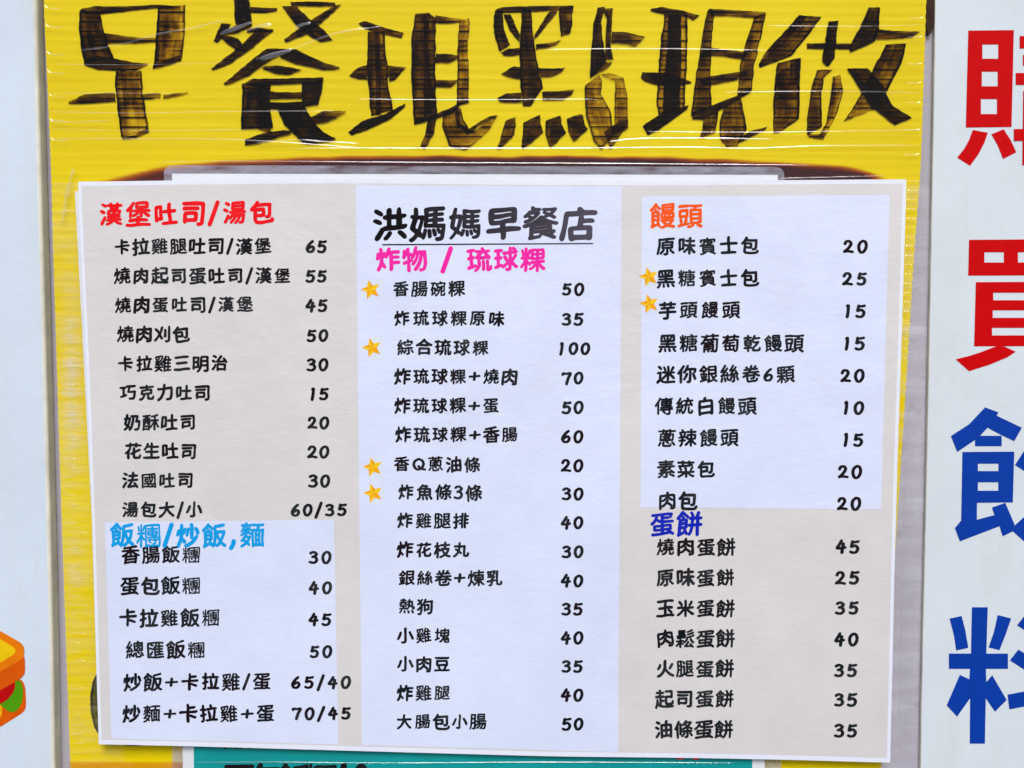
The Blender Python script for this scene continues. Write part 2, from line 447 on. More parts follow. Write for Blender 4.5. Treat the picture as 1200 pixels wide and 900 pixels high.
def brush(pts, wpx, nib=0.28):
    """ribbon (list of quads/triangles in 2D pixels) along pts with round ends"""
    V, F = [], []
    n = len(pts)
    L, R = [], []
    for i in range(n):
        t = pts[min(i + 1, n - 1)] - pts[max(i - 1, 0)]
        if t.length < 1e-9: t = Vector((1, 0))
        t.normalize(); nn = Vector((-t.y, t.x))
        hw = wpx * 0.5 * (1 + nib * (abs(t.y) - 0.5))
        L.append(pts[i] + nn * hw); R.append(pts[i] - nn * hw)
    for i in range(n): V += [L[i], R[i]]
    for i in range(n - 1): F.append((2 * i, 2 * i + 1, 2 * i + 3, 2 * i + 2))
    for e, (a, b) in ((0, (L[0], R[0])), (n - 1, (L[-1], R[-1]))):
        c = (a + b) / 2; r = (a - b).length / 2; base = len(V); V.append(c)
        a0 = math.atan2((a - c).y, (a - c).x)
        for k in range(13): V.append(c + Vector((math.cos(a0 + k * math.pi / 6), math.sin(a0 + k * math.pi / 6))) * r * 0.99)
        for k in range(12): F.append((base, base + 1 + k, base + 2 + k))
    return V, F

def line_of_text(text, x0, x1, yc, off, em=None, weight=0.019, rise=0.0, jitter=1.0, vs=1.08, rnd=1.0, lw=3.1, digit_h=None, seed=None, slant=0.0, gaps=None):
    """one written line between x0 and x1 (pixels), centred on yc"""
    rg = random.Random(seed if seed is not None else (text, x0, round(yc)).__repr__())
    wd = {'/': 0.5, '+': 0.8, ' ': 0.45, ',': 0.45, 'Q': 0.85}
    ws = [wd.get(c, 0.62 if c.isdigit() else 1.0) for c in text]
    adv = (x1 - x0) / sum(ws)
    if em is None: em = adv * 1.0
    V, F = [], []
    x = x0
    for ch, wc in zip(text, ws):
        cx = x + adv * wc / 2; cy = yc + rise * (cx - (x0 + x1) / 2) + rg.uniform(-.5, .5) * jitter
        x += adv * wc
        if ch == ' ': continue
        rot = math.radians(rg.uniform(-2.2, 2.2) * jitter); sc = 1 + rg.uniform(-.06, .06) * jitter
        cr, sr = math.cos(rot), math.sin(rot)
        if ch in DG:
            h = (digit_h or em * 0.82) * (1.22 if ch == '/' else 0.78 if ch == '+' else 1.0) * sc
            wdt = adv * wc * (0.76 if ch != '1' else 0.9)
            if ch.isdigit(): wdt = min(wdt, h * 0.80) * (0.7 if ch == '1' else 1)
            for si, st in enumerate(DG[ch]):
                pts = [Vector(((p.x - .5) * wdt + (p.y - .5) * h * 0.03, (p.y - .5) * h)) for p in catmull(st)]
                pts = [Vector((cx + p.x * cr - p.y * sr, cy - (p.x * sr + p.y * cr))) for p in pts]
                bv, bf = brush(pts, lw)
                b = len(V); z = rg.uniform(0, 0.01) + 0.015 * si
                nq = len(pts)
                for i, p in enumerate(bv):
                    zz = z + 0.02 * min(i // 2, nq) / nq if i < 2 * nq else z + (0.0 if i < 2 * nq + 14 else 0.02)
                    V.append(P(p.x, p.y, off(p.x, p.y) + zz))
                for f in bf:
                    a, c2, d2 = bv[f[0]], bv[f[1]], bv[f[2]]
                    s = (c2.x - a.x) * (d2.y - a.y) - (c2.y - a.y) * (d2.x - a.x)
                    F.append(tuple(b + i for i in (f if s < 0 else f[::-1])))
            continue
        cs = glyph(ch, weight, rnd)
        w1, w2, w3 = (rg.uniform(-.012, .012) * jitter for _ in range(3))
        out = []
        for c in cs:
            o = []
            for (gx, gy) in c:
                a, b = gx - 0.5, gy - 0.38
                nz = noise.noise(Vector((gx * 2.3 + ord(ch) % 97, gy * 2.3, cx * 0.1))) * 0.034 * jitter
                nz2 = noise.noise(Vector((gx * 2.3, gy * 2.3 + ord(ch) % 89, 5 + cx * 0.1))) * 0.034 * jitter
                a2 = a + slant * b + nz + w1 * math.sin(b * 6); b2 = (b + 0.06 * a * jitter + nz2 + w2 * math.sin(a * 6)) * vs
                a3, b3 = a2 * cr - b2 * sr, a2 * sr + b2 * cr
                o.append((cx + a3 * em * sc, cy - b3 * em * sc))
            out.append(o)
        if not out: continue
        v2, f2 = poly_faces([(out, 0.0)], off)
        b = len(V); V += v2; F += [tuple(b + i for i in f) for f in f2]
    return V, F

# ------------------------------------------------------------------ ink strokes (felt-tip)
def resample(pts, n):
    pts = [Vector(p) for p in pts]
    d = [0]
    for a, b in zip(pts, pts[1:]): d.append(d[-1] + (b - a).length)
    out = []
    for k in range(n + 1):
        t = d[-1] * k / n; i = 0
        while i < len(d) - 2 and d[i + 1] < t: i += 1
        L = d[i + 1] - d[i]
        out.append(pts[i].lerp(pts[i + 1], (t - d[i]) / L if L else 0))
    return out

def ink_mesh(name, strokes, tr, off, mat, parent, label=None, wob=0.7, nv=48, nu=6, dz=0.02):
    """strokes: (edge A, edge B, density or (density at A, at B)[, (start, end) factors]); tr maps the tracing to photo pixels"""
    V, F, UV, D = [], [], [], []
    for si, s in enumerate(strokes):
        A, B, den = s[0], s[1], s[2]
        dA, dB = den if isinstance(den, tuple) else (den, den)
        e0, e1 = s[3] if len(s) > 3 else (1.0, 1.0)
        a = resample([tr(*p) for p in A], nv); b = resample([tr(*p) for p in B], nv)
        base = len(V)
        for j in range(nv + 1):
            for i in range(nu + 1):
                u, v = i / nu, j / nv
                p = a[j].lerp(b[j], u)
                k = wob * (noise.noise(Vector((p.x * .16, p.y * .16, si * 3.1))) + .7 * noise.noise(Vector((p.x * .45, p.y * .45, si * 1.7))))
                rib = math.floor((P(p.x, p.y, off).z - 1.0) / RIB)
                k += wob * 1.3 * noise.noise(Vector((rib * 5.37, si * 2.1 + (u > .5) * 9, .5))) * abs(2 * u - 1)
                p = p + Vector((k, wob * noise.noise(Vector((p.y * .2, p.x * .2, 9 + si)))))
                V.append(P(p.x, p.y, off + dz * si)); UV.append((u, v)); D.append(lerp(dA, dB, u) * lerp(e0, e1, v))
        W = nu + 1
        for j in range(nv):
            for i in range(nu):
                q = base + j * W + i; F.append((q, q + W, q + W + 1, q + 1))
    o = child(name, V, F, mat, parent)
    me = o.data
    uvl = me.uv_layers.new(name='stroke')
    for lp in me.loops: uvl.data[lp.index].uv = UV[lp.vertex_index]
    at = me.attributes.new('ink_load', 'FLOAT', 'POINT')
    for i, d in enumerate(D): at.data[i].value = d
    if label: o['label'] = label
    return o

# ================================================================== THE WALL
Vw, Fw = sheet(quad((-700, -500), (1900, -500), (1900, 1400), (-700, 1400)), lambda x, y: 0.0, 30, 4, 4)
wall = obj('wall', Vw, Fw, M['wall']); wall['kind'] = 'structure'

# dark strap end hanging in the gap at the top right
st = [[(1087, -60), (1097, -60), (1097, 14), (1094.5, 28), (1091, 39), (1087.5, 41), (1086, 30), (1086.5, 10)]]
V0, F0 = poly_faces([(st, 0)], 2.6)
V1 = [v + Vector((0, 0.0024, 0)) for v in V0]; n0 = len(V0)
F0 = F0 + [tuple(n0 + i for i in f[::-1]) for f in F0] + [(i, (i + 1) % n0, n0 + (i + 1) % n0, n0 + i) for i in range(n0)]
strap = obj('strap', V0 + V1, F0, M['dark'])
strap['label'] = 'dark brown strap end hanging in the gap right of the yellow board'; strap['category'] = 'strap'

# ================================================================== WHITE SIGN BOARDS
def board(name, label, edge, side, off, thick, mat, edge_mat):
    """upright slab; edge: x of the inner edge as [(y, x)]; side -1 lies left of it"""
    ys = [-160, 0, 300, 600, 900, 1060]
    far = -420 if side < 0 else 1640
    t = thing(name, label, 'sign', P((far + 600) / 2, 1060, off))
    def f(u, v):
        y = lerp(-160, 1060, v); x = smoothc(edge, y, 120)
        return (lerp(far, x, u), y) if side < 0 else (lerp(x, far, u), y)
    Vb, Fb = sheet(f, lambda x, y: off, thick, 12, 16)
    o = child('board', Vb, Fb, [mat, edge_mat], t)
    for p in o.data.polygons:
        if abs(p.normal.x) > 0.7: p.material_index = 1
    bv = o.modifiers.new('bevel', 'BEVEL'); bv.width = 0.0016 if side < 0 else 0.0005; bv.segments = 3; bv.material = 1 if side < 0 else -1; bv.limit_method = 'ANGLE'
    return t

left = board('sign_board', 'white sign board with a printed sandwich, left of the yellow board', [(0, 41.5), (300, 50), (600, 58), (900, 64.5)], -1, 9.5, 9.5, M['white_panel'], M['panel_edge'])
right = board('sign_board', 'white sign board with big red and blue Chinese characters', [(0, 1096.5), (300, 1091), (600, 1085), (900, 1078)], 1, 3.0, 2.9, M['white_panel2'], M['panel_edge'])

# printed sandwich (mirrored about its own middle, which lies left of the picture)
AX = -150
def mir(pts): return list(pts) + [(2 * AX - x, y) for x, y in reversed(pts)]
sw = [
 ('lower_bread', 'crust', mir([(165, 455), (188, 478), (207, 530), (212, 680), (197, 715), (165, 742), (0, 846), (-130, 912)])),
 ('cheese', 'cheese', mir([(-40, 640), (10, 655), (18, 690), (17, 742), (0, 772), (-130, 840)])),
 ('lettuce', 'lettuce', mir([(150, 462), (172, 480), (190, 545), (182, 635), (150, 700), (105, 728), (60, 716), (12, 668), (-60, 640)])),
 ('tomato', 'tomato', mir([(122, 470), (125, 520), (103, 575), (52, 630), (0, 660), (-130, 735)])),
 ('bread_side', 'crust', mir([(196, 262), (201, 300), (203, 390), (194, 422), (160, 458), (0, 546), (-130, 618)])),
 ('bread_top', 'bread', mir([(-120, -10), (0, 66), (130, 138), (168, 160), (192, 192), (198, 225), (190, 280), (150, 312), (0, 396), (-130, 466)])),
 ('crumb', 'crumb', mir([(-120, 62), (0, 130), (92, 184), (122, 210), (126, 228), (116, 250), (88, 270), (0, 324), (-130, 392)])),
]
t5 = lambda x, y: (x / 6.925, 730 + y / 6.925)
def rounded(c, it=2):
    for _ in range(it):
        o = []
        for i in range(len(c)):
            a, b = c[i], c[(i + 1) % len(c)]
            o += [(a[0] * .8 + b[0] * .2, a[1] * .8 + b[1] * .2), (a[0] * .2 + b[0] * .8, a[1] * .2 + b[1] * .8)]
        c = o
    return c
pic = bpy.data.objects.new('sandwich_picture', None)
V2, F2, mats, mi = [], [], [], []
for k, (nm, mt, pts) in enumerate(sw):
    v, f = poly_faces([([[t5(*p) for p in rounded(pts)]], 0)], 9.62 + 0.05 * k)
    b = len(V2); V2 += v; F2 += [tuple(b + i for i in q) for q in f]
    mats.append(M[mt]); mi += [k] * len(f)
bpy.data.objects.remove(pic)
so_ = child('sandwich_picture', V2, F2, mats, left)
for p, i in zip(so_.data.polygons, mi): p.material_index = i

# the four big characters
def T(x0, y0, s): return lambda x, y: Vector((x0 + x / s, y0 + y / s))
def rect(a, b, c, d): return [(a, b), (c, b), (c, d), (a, d)]
def big(polys, tr, mat, label):
    V, F = poly_faces([([[tuple(tr(*p)) for p in c] for c in cs], 0.012 * i) for i, cs in enumerate(polys)], 3.14, True)
    o = child('character', V, F, mat, right); o['label'] = label
c1 = [
 [[(212, 75), (465, 72), (452, 610), (198, 613)], rect(290, 152, 378, 231), rect(287, 303, 375, 384), rect(282, 455, 371, 538)],
 [[(237, 626), (321, 642), (300, 700), (268, 762), (222, 825), (150, 780), (190, 730), (217, 680)]],
 [[(340, 650), (408, 622), (448, 684), (478, 750), (405, 787), (375, 712)]],
 [rect(497, 105, 880, 174)], [rect(515, 210, 860, 270)], [rect(475, 310, 905, 376)],
 [rect(575, 70, 640, 309)], [rect(738, 70, 803, 309)],
 [[(517, 410), (875, 410), (875, 822), (800, 822), (800, 470), (586, 470), (586, 822), (512, 822)]],
 [rect(660, 470, 724, 720)], [rect(587, 528, 799, 580)], [rect(465, 621, 920, 687)]]
big(c1, T(1090, 20, 4.736), M['vred'], 'red character at the top of the sign')
m2 = lambda pts: pts
c2 = [
 [[(178, 55), (872, 50), (868, 262), (173, 265)], rect(268, 128, 382, 188), rect(465, 128, 579, 188), rect(662, 128, 776, 188)],
 [[(218, 303), (832, 300), (828, 677), (208, 679)], rect(320, 365, 724, 409), rect(317, 468, 724, 512), rect(313, 571, 724, 615)],
 [[(100, 755), (170, 738), (240, 716), (340, 678), (385, 680), (452, 711), (400, 745), (300, 786), (178, 825)]],
 [[(944, 755), (874, 738), (804, 716), (704, 678), (659, 680), (592, 711), (644, 745), (744, 786), (866, 825)]]]
big(c2, T(1100, 270, 5.0), M['vred'], 'red character second from the top of the sign')
c3 = [
 [[(258, 82), (332, 110), (322, 128), (462, 195), (420, 270), (340, 232), (272, 195), (230, 240), (350, 240), (350, 298), (202, 298), (202, 263), (103, 330), (68, 242), (170, 175)]],
 [[(132, 330), (420, 328), (412, 610), (213, 612), (212, 706), (118, 826), (90, 752), (125, 710)], rect(218, 395, 332, 436), rect(218, 498, 331, 545)],
 [[(212, 706), (310, 680), (296, 638), (370, 612), (422, 733), (412, 770), (356, 798), (338, 742), (118, 826)]],
 [[(424, 402), (490, 300), (530, 85), (610, 100), (588, 225), (820, 225), (790, 400), (720, 385), (735, 290), (566, 290), (540, 360), (475, 435)]],
 [[(595, 340), (670, 340), (665, 470), (720, 620), (840, 760), (780, 830), (670, 700), (630, 600), (590, 700), (474, 825), (412, 770), (422, 738), (520, 650), (580, 520)]]]
big(c3, T(1100, 460, 4.737), M['vblue'], 'blue character third from the top of the sign')
c4 = [
 [[(232, 55), (320, 55), (312, 312), (432, 312), (432, 397), (310, 397), (312, 470), (345, 432), (425, 570), (360, 635), (309, 560), (304, 812), (220, 812), (222, 560), (150, 662), (92, 600), (165, 430), (218, 455), (221, 397), (104, 397), (104, 312), (227, 312)]],
 [[(108, 118), (175, 103), (196, 185), (212, 280), (145, 295), (132, 210)]],
 [[(375, 98), (450, 117), (420, 205), (385, 293), (325, 278), (355, 190)]],
 [[(483, 155), (530, 95), (620, 150), (575, 215)]], [[(443, 350), (490, 290), (590, 350), (545, 415)]],
 [[(430, 540), (900, 450), (912, 530), (440, 622)]], [rect(690, 55, 775, 850)]]
big(c4, T(1090, 700, 4.736), M['vblue'], 'blue character at the bottom of the sign')

# ================================================================== YELLOW CORRUGATED BOARD
YL = [(-100, 48), (0, 51), (200, 60), (300, 62.5), (600, 72), (900, 82.5), (1000, 86)]
YR = [(-100, 1088), (0, 1085.5), (200, 1079), (300, 1071), (400, 1065), (480, 1060), (600, 1052), (890, 1033), (1000, 1026)]
yb = thing('price_board', 'yellow corrugated plastic board hand lettered in black marker', 'board', P(570, 1000, 6))
YO = 6.0
def yfun(u, v):
    y = lerp(-100, 1000, v)
    wv = 0.5 * math.sin(y * 2 * math.pi / 10.8)
    return lerp(smoothc(YL, y, 30) + wv * 0.6, smoothc(YR, y, 30) + wv * 0.6, u), y
def yoff(x, y):
    z = P(x, y, 6).z
    ph = ((z - 1.0) / RIB) % 1.0
    amp = 0.03 + 0.02 * noise.noise(Vector((x * .01, y * .05, 0)))
    return YO + amp * math.cos((ph) * 2 * math.pi) - 0.06
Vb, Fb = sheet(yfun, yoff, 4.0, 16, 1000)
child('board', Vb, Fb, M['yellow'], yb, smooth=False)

# felt-tip characters, each traced stroke by stroke
INK = 6.35
def title(strokes, tr, label): ink_mesh('marker_character', strokes, tr, INK, M['marker'], yb, label)
title([
 ([(125, 60), (118, 200), (135, 310), (155, 390)], [(248, 80), (275, 190), (305, 280), (335, 360)], .72),
 ([(130, 55), (220, 38), (400, 40), (600, 28), (700, 35)], [(155, 85), (260, 87), (400, 72), (600, 50), (700, 52)], .75),
 ([(275, 205), (400, 222), (500, 235), (600, 235)], [(290, 270), (400, 270), (520, 268), (600, 260)], .60, (1, .6)),
 ([(606, 40), (600, 200), (590, 340), (575, 420)], [(778, 32), (772, 200), (760, 340), (752, 375)], (.70, .15)),
 ([(155, 370), (230, 345), (330, 360), (450, 385), (545, 395)], [(150, 400), (230, 432), (370, 438), (480, 435), (545, 405)], .74, (1, .7)),
 ([(580, 400), (650, 370), (748, 340)], [(575, 430), (650, 412), (752, 375)], .55),
 ([(345, 440), (345, 560), (360, 700), (378, 850)], [(505, 440), (515, 560), (535, 700), (550, 812)], (.45, .38), (1.1, .7)),
 ([(390, 848), (470, 835), (545, 788)], [(392, 866), (470, 856), (550, 818)], .5),
 ([(55, 630), (150, 585), (340, 575)], [(60, 645), (150, 643), (350, 630)], (.45, .8)),
 ([(505, 585), (560, 578), (628, 578)], [(505, 616), (560, 614), (622, 606)], .55, (1, .6)),
 ([(640, 590), (720, 578), (795, 574)], [(645, 612), (720, 600), (790, 582)], .45),
], T(70, 0, 5.294), 'first marker character from the left')
title([
 ([(195, -20), (200, 100), (205, 140)], [(285, -20), (295, 80), (300, 150)], .92),
 ([(290, 40), (380, 45), (450, 48)], [(290, 74), (380, 76), (447, 64)], .72),
 ([(125, 135), (95, 190), (75, 240)], [(178, 140), (150, 195), (95, 252)], .85),
 ([(130, 185), (200, 150), (300, 122)], [(140, 206), (220, 192), (300, 152)], .8),
 ([(270, 172), (330, 158), (425, 172)], [(270, 192), (330, 186), (415, 190)], .8),
 ([(340, 165), (300, 200), (230, 270), (140, 340), (60, 400)], [(430, 180), (370, 225), (300, 285), (170, 375), (72, 412)], .74),
 ([(110, 212), (150, 250), (218, 300)], [(165, 210), (222, 225), (245, 272)], .82),
 ([(527, 10), (650, 8), (790, 14)], [(530, 33), (650, 36), (790, 36)], .82),
 ([(475, 35), (560, 145), (640, 215), (700, 245)], [(560, 35), (640, 110), (720, 170), (775, 235)], .82),
 ([(790, 30), (690, 90), (600, 150), (490, 232)], [(826, 25), (722, 122), (622, 200), (500, 246)], .72),
 ([(385, 285), (300, 350), (210, 425), (135, 490)], [(530, 285), (400, 360), (280, 445), (150, 500)], .72),
 ([(440, 284), (560, 290), (640, 330), (720, 365), (815, 392)], [(470, 340), (560, 375), (640, 390), (730, 413), (815, 403)], .8),
 ([(380, 385), (480, 385), (590, 408)], [(360, 400), (440, 434), (520, 438)], .76),
 ([(245, 490), (240, 620), (235, 755)], [(410, 480), (405, 620), (425, 750)], .72),
 ([(340, 490), (335, 620), (345, 760)], [(395, 490), (390, 620), (418, 790)], .55),
 ([(250, 492), (300, 462), (450, 460), (720, 453)], [(300, 505), (400, 497), (590, 488), (715, 486)], .72),
 ([(590, 487), (592, 530), (595, 596)], [(716, 470), (710, 540), (690, 612)], (.6, .95)),
 ([(400, 535), (500, 540), (600, 540)], [(400, 580), (500, 578), (600, 576)], .66),
 ([(400, 597), (500, 600), (690, 588)], [(400, 638), (520, 637), (690, 614)], .88),
 ([(258, 820), (350, 785), (450, 765), (532, 765)], [(260, 852), (330, 842), (430, 812), (530, 782)], .78),
 ([(450, 640), (490, 730), (550, 790), (620, 837)], [(608, 620), (655, 710), (720, 775), (790, 812)], .9),
 ([(590, 640), (640, 720), (700, 790)], [(615, 640), (668, 715), (740, 800)], .5),
 ([(560, 800), (640, 812), (790, 806)], [(600, 838), (660, 842), (790, 820)], .7),
 ([(640, 690), (720, 650), (850, 650)], [(660, 727), (740, 716), (850, 662)], .72, (1.1, .6)),
], T(235, 0, 5.0), 'second marker character from the left')
title([
 ([(95, 130), (130, 115), (230, 150), (345, 182)], [(130, 158), (210, 186), (280, 198), (333, 213)], .75, (1.1, .7)),
 ([(150, 175), (143, 300), (145, 450), (165, 645)], [(240, 178), (250, 330), (262, 480), (287, 610)], .60),
 ([(188, 178), (190, 640)], [(214, 178), (222, 640)], .5),
 ([(45, 420), (90, 375), (145, 358)], [(50, 425), (90, 438), (145, 442)], (.45, .8)),
 ([(255, 360), (320, 370), (362, 372)], [(265, 455), (300, 440), (345, 388)], (.5, .8)),
 ([(38, 735), (120, 670), (250, 630), (355, 573)], [(60, 750), (150, 717), (270, 662), (352, 592)], .9),
 ([(410, 78), (390, 200), (388, 420), (402, 690)], [(485, 70), (525, 100), (520, 400), (532, 655)], .62),
 ([(455, 75), (462, 400), (460, 650)], [(490, 75), (490, 400), (522, 590)], .48),
 ([(520, 85), (590, 95), (665, 105)], [(525, 126), (590, 131), (662, 120)], (.45, .8), (1, .7)),
 ([(655, 108), (645, 300), (645, 450), (640, 590)], [(712, 100), (702, 300), (706, 450), (706, 570)], .42, (.7, 1.1)),
 ([(525, 297), (600, 300), (660, 310)], [(525, 347), (600, 350), (640, 327)], .68),
 ([(525, 442), (600, 446), (650, 440)], [(525, 482), (600, 488), (640, 460)], .66),
 ([(400, 660), (500, 640), (600, 600), (660, 573)], [(405, 692), (500, 667), (600, 637), (652, 602)], .82),
 ([(482, 660), (465, 740), (437, 815)], [(527, 655), (515, 740), (465, 828)], .62),
 ([(565, 615), (560, 700), (600, 812), (690, 832), (760, 782), (830, 715), (868, 638)], [(665, 600), (675, 660), (708, 714), (742, 728), (790, 690), (820, 665), (845, 640)], .36),
 ([(630, 610), (637, 690), (700, 747), (760, 702), (862, 640)], [(650, 610), (662, 680), (705, 718), (755, 683), (830, 643)], .66),
], T(400, 0, 4.737), 'third marker character from the left')
title([
 ([(55, 50), (95, 38), (250, 33), (482, 31)], [(60, 72), (200, 68), (300, 63), (470, 55)], .72),
 ([(48, 55), (37, 150), (70, 287)], [(95, 60), (95, 160), (132, 250)], .76),
 ([(95, 80), (130, 170), (182, 237)], [(132, 80), (165, 150), (186, 190)], .76),
 ([(195, 52), (188, 200), (183, 350), (190, 480), (205, 590)], [(250, 52), (255, 180), (280, 330), (312, 490), (245, 590)], .72),
 ([(350, 65), (300, 140), (265, 197)], [(392, 62), (330, 150), (270, 218)], .72),
 ([(405, 40), (408, 150), (412, 205)], [(482, 30), (476, 120), (468, 185)], .68),
 ([(80, 290), (130, 270), (185, 265)], [(100, 310), (150, 310), (185, 300)], .78),
 ([(275, 245), (350, 237), (415, 224)], [(275, 275), (350, 263), (388, 250)], .7),
 ([(80, 410), (150, 368), (190, 372)], [(90, 418), (150, 435), (190, 438)], .72),
 ([(285, 378), (380, 380), (440, 374)], [(300, 430), (370, 425), (422, 395)], .56),
 ([(60, 545), (110, 518), (195, 515)], [(75, 567), (150, 570), (195, 566)], .76),
 ([(310, 510), (410, 505), (490, 496)], [(310, 556), (420, 556), (472, 525)], .6),
 ([(162, 650), (105, 670), (85, 740), (58, 825)], [(163, 655), (164, 700), (156, 750), (72, 830)], .62),
 ([(295, 636), (205, 680), (200, 740), (193, 815)], [(300, 637), (298, 680), (316, 735), (212, 824)], .66),
 ([(408, 641), (330, 670), (330, 740), (345, 810)], [(411, 642), (416, 690), (446, 735), (360, 816)], .68),
 ([(520, 632), (445, 660), (455, 730), (482, 782)], [(536, 640), (546, 690), (564, 715), (492, 786)], .7),
 ([(620, 42), (595, 130), (580, 280), (575, 435)], [(660, 36), (637, 110), (655, 280), (662, 345)], .82),
 ([(645, 48), (668, 100), (664, 200), (655, 330)], [(702, 45), (696, 110), (690, 250), (705, 330)], .74),
 ([(580, 340), (578, 390), (575, 432)], [(702, 345), (670, 380), (612, 410)], .68),
 ([(695, 175), (780, 180), (882, 205)], [(695, 237), (780, 242), (825, 260)], .66, (1.1, .7)),
 ([(625, 415), (545, 475), (552, 640), (595, 780), (640, 830)], [(640, 445), (635, 520), (690, 620), (700, 690), (715, 740)], .34, (.7, 1.1)),
 ([(630, 415), (718, 450), (712, 560), (712, 690), (655, 730)], [(680, 405), (762, 430), (782, 540), (785, 690), (690, 828)], .34, (.6, 1.3)),
 ([(690, 725), (735, 668), (788, 662)], [(700, 745), (740, 735), (788, 710)], .6),
], T(570, 0, 4.737), 'fourth marker character from the left')
title([
 ([(105, 50), (160, 38), (290, 60), (380, 85)], [(110, 62), (180, 82), (290, 88), (343, 116)], .78),
 ([(185, 78), (160, 250), (150, 400), (138, 540), (150, 640)], [(312, 78), (311, 250), (302, 420), (298, 560), (290, 600)], .40),
 ([(205, 80), (195, 300), (180, 450), (172, 630)], [(272, 80), (276, 300), (272, 450), (266, 610)], .85),
 ([(53, 430), (62, 400), (200, 404), (332, 452)], [(60, 445), (130, 470), (250, 477), (332, 462)], .84),
 ([(60, 700), (150, 640), (220, 612), (316, 583)], [(92, 750), (150, 722), (240, 657), (310, 607)], .86),
 ([(425, 52), (395, 180), (360, 400), (330, 645)], [(465, 60), (450, 180), (440, 400), (445, 590)], .62),
 ([(430, 48), (550, 55), (748, 68)], [(440, 85), (550, 90), (700, 100)], .66, (1.1, .7)),
 ([(683, 92), (640, 220), (605, 350), (588, 540)], [(748, 72), (716, 220), (681, 360), (668, 492)], .54),
 ([(395, 255), (500, 273), (650, 290)], [(398, 307), (500, 312), (622, 330)], .68),
 ([(380, 440), (430, 423), (550, 405), (640, 393)], [(398, 475), (470, 467), (570, 447), (640, 417)], .7),
 ([(335, 620), (430, 592), (530, 553), (672, 488)], [(340, 662), (400, 662), (500, 607), (660, 512)], .82),
 ([(402, 655), (392, 710), (378, 768)], [(482, 610), (475, 680), (462, 738)], .55),
 ([(508, 600), (488, 680), (490, 770), (527, 814)], [(610, 545), (630, 640), (642, 715), (588, 810)], .46),
 ([(600, 760), (660, 727), (752, 703)], [(600, 792), (660, 762), (746, 716)], .72),
], T(740, 0, 4.735), 'fifth marker character, leaning right')
title([
 ([(285, 88), (200, 180), (100, 290), (43, 375)], [(412, 98), (350, 190), (240, 325), (55, 397)], .68),
 ([(285, 88), (215, 180), (110, 300), (48, 380)], [(330, 95), (250, 190), (140, 300), (55, 390)], .35),
 ([(155, 370), (140, 470), (130, 620), (133, 782)], [(292, 335), (285, 470), (285, 693), (160, 780)], .58),
 ([(160, 430), (160, 520), (165, 575)], [(285, 345), (283, 480), (283, 575)], .42),
 ([(328, 255), (430, 252), (600, 255)], [(330, 284), (430, 287), (590, 290)], .82),
 ([(455, 125), (435, 230), (413, 360), (440, 388)], [(515, 122), (502, 230), (492, 340), (455, 387)], .88),
 ([(385, 410), (355, 520), (330, 680), (328, 792)], [(478, 407), (422, 460), (412, 620), (415, 745)], .58),
 ([(478, 450), (470, 560), (440, 720), (400, 795)], [(522, 440), (542, 540), (505, 660), (440, 790)], (.55, .2)),
 ([(328, 783), (380, 787), (442, 780)], [(340, 802), (380, 812), (425, 818)], .4),
 ([(690, 43), (640, 160), (578, 270), (585, 307)], [(757, 43), (752, 130), (742, 200), (730, 242)], .8),
 ([(740, 170), (830, 180), (992, 187)], [(735, 232), (850, 227), (940, 216)], (.75, .55)),
 ([(790, 260), (720, 400), (620, 600), (543, 712)], [(912, 253), (880, 380), (792, 540), (722, 640)], .62, (1.1, .45)),
 ([(560, 400), (620, 490), (700, 620), (842, 732)], [(682, 400), (772, 500), (832, 620), (947, 690)], .78),
], T(880, 0, 5.0), 'last marker character on the right')

# brown stain along the top of the old menu, and a grey marker arc low on the left
sx = [(108, 212), (150, 206), (185, 196), (260, 189), (400, 184), (520, 184), (600, 185.5), (660, 183.5), (760, 185), (850, 187.5), (930, 192), (990, 195), (1020, 203), (1046, 211)]
sy = lambda x: curve(sx, x)
Vs, Fs, Ds = [], [], []
nx, ny = 120, 14
for j in range(ny + 1):
    for i in range(nx + 1):
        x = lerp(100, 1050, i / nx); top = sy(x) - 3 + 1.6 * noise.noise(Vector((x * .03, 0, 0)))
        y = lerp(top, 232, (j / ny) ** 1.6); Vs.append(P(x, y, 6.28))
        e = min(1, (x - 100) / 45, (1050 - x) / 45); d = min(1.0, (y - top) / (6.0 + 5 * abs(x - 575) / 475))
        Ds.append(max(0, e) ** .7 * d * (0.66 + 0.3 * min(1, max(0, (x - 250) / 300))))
for j in range(ny):
    for i in range(nx):
        q = j * (nx + 1) + i; Fs.append((q, q + nx + 1, q + nx + 2, q + 1))
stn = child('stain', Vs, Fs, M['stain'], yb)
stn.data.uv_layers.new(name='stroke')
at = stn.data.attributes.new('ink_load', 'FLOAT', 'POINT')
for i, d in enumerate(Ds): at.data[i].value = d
ink_mesh('marker_arc', [([(118, 781), (109, 797), (105.5, 815), (106, 833), (110, 852), (119, 866), (150, 874.5), (185, 872)],
                          [(150, 779), (150, 790), (150, 815), (150, 835), (150, 850), (150, 862), (160, 866), (185, 866)], .42)],
         lambda x, y: Vector((x, y)), 6.3, M['arc'], yb, 'dark grey marker arc low on the left', wob=0.4, nv=40)

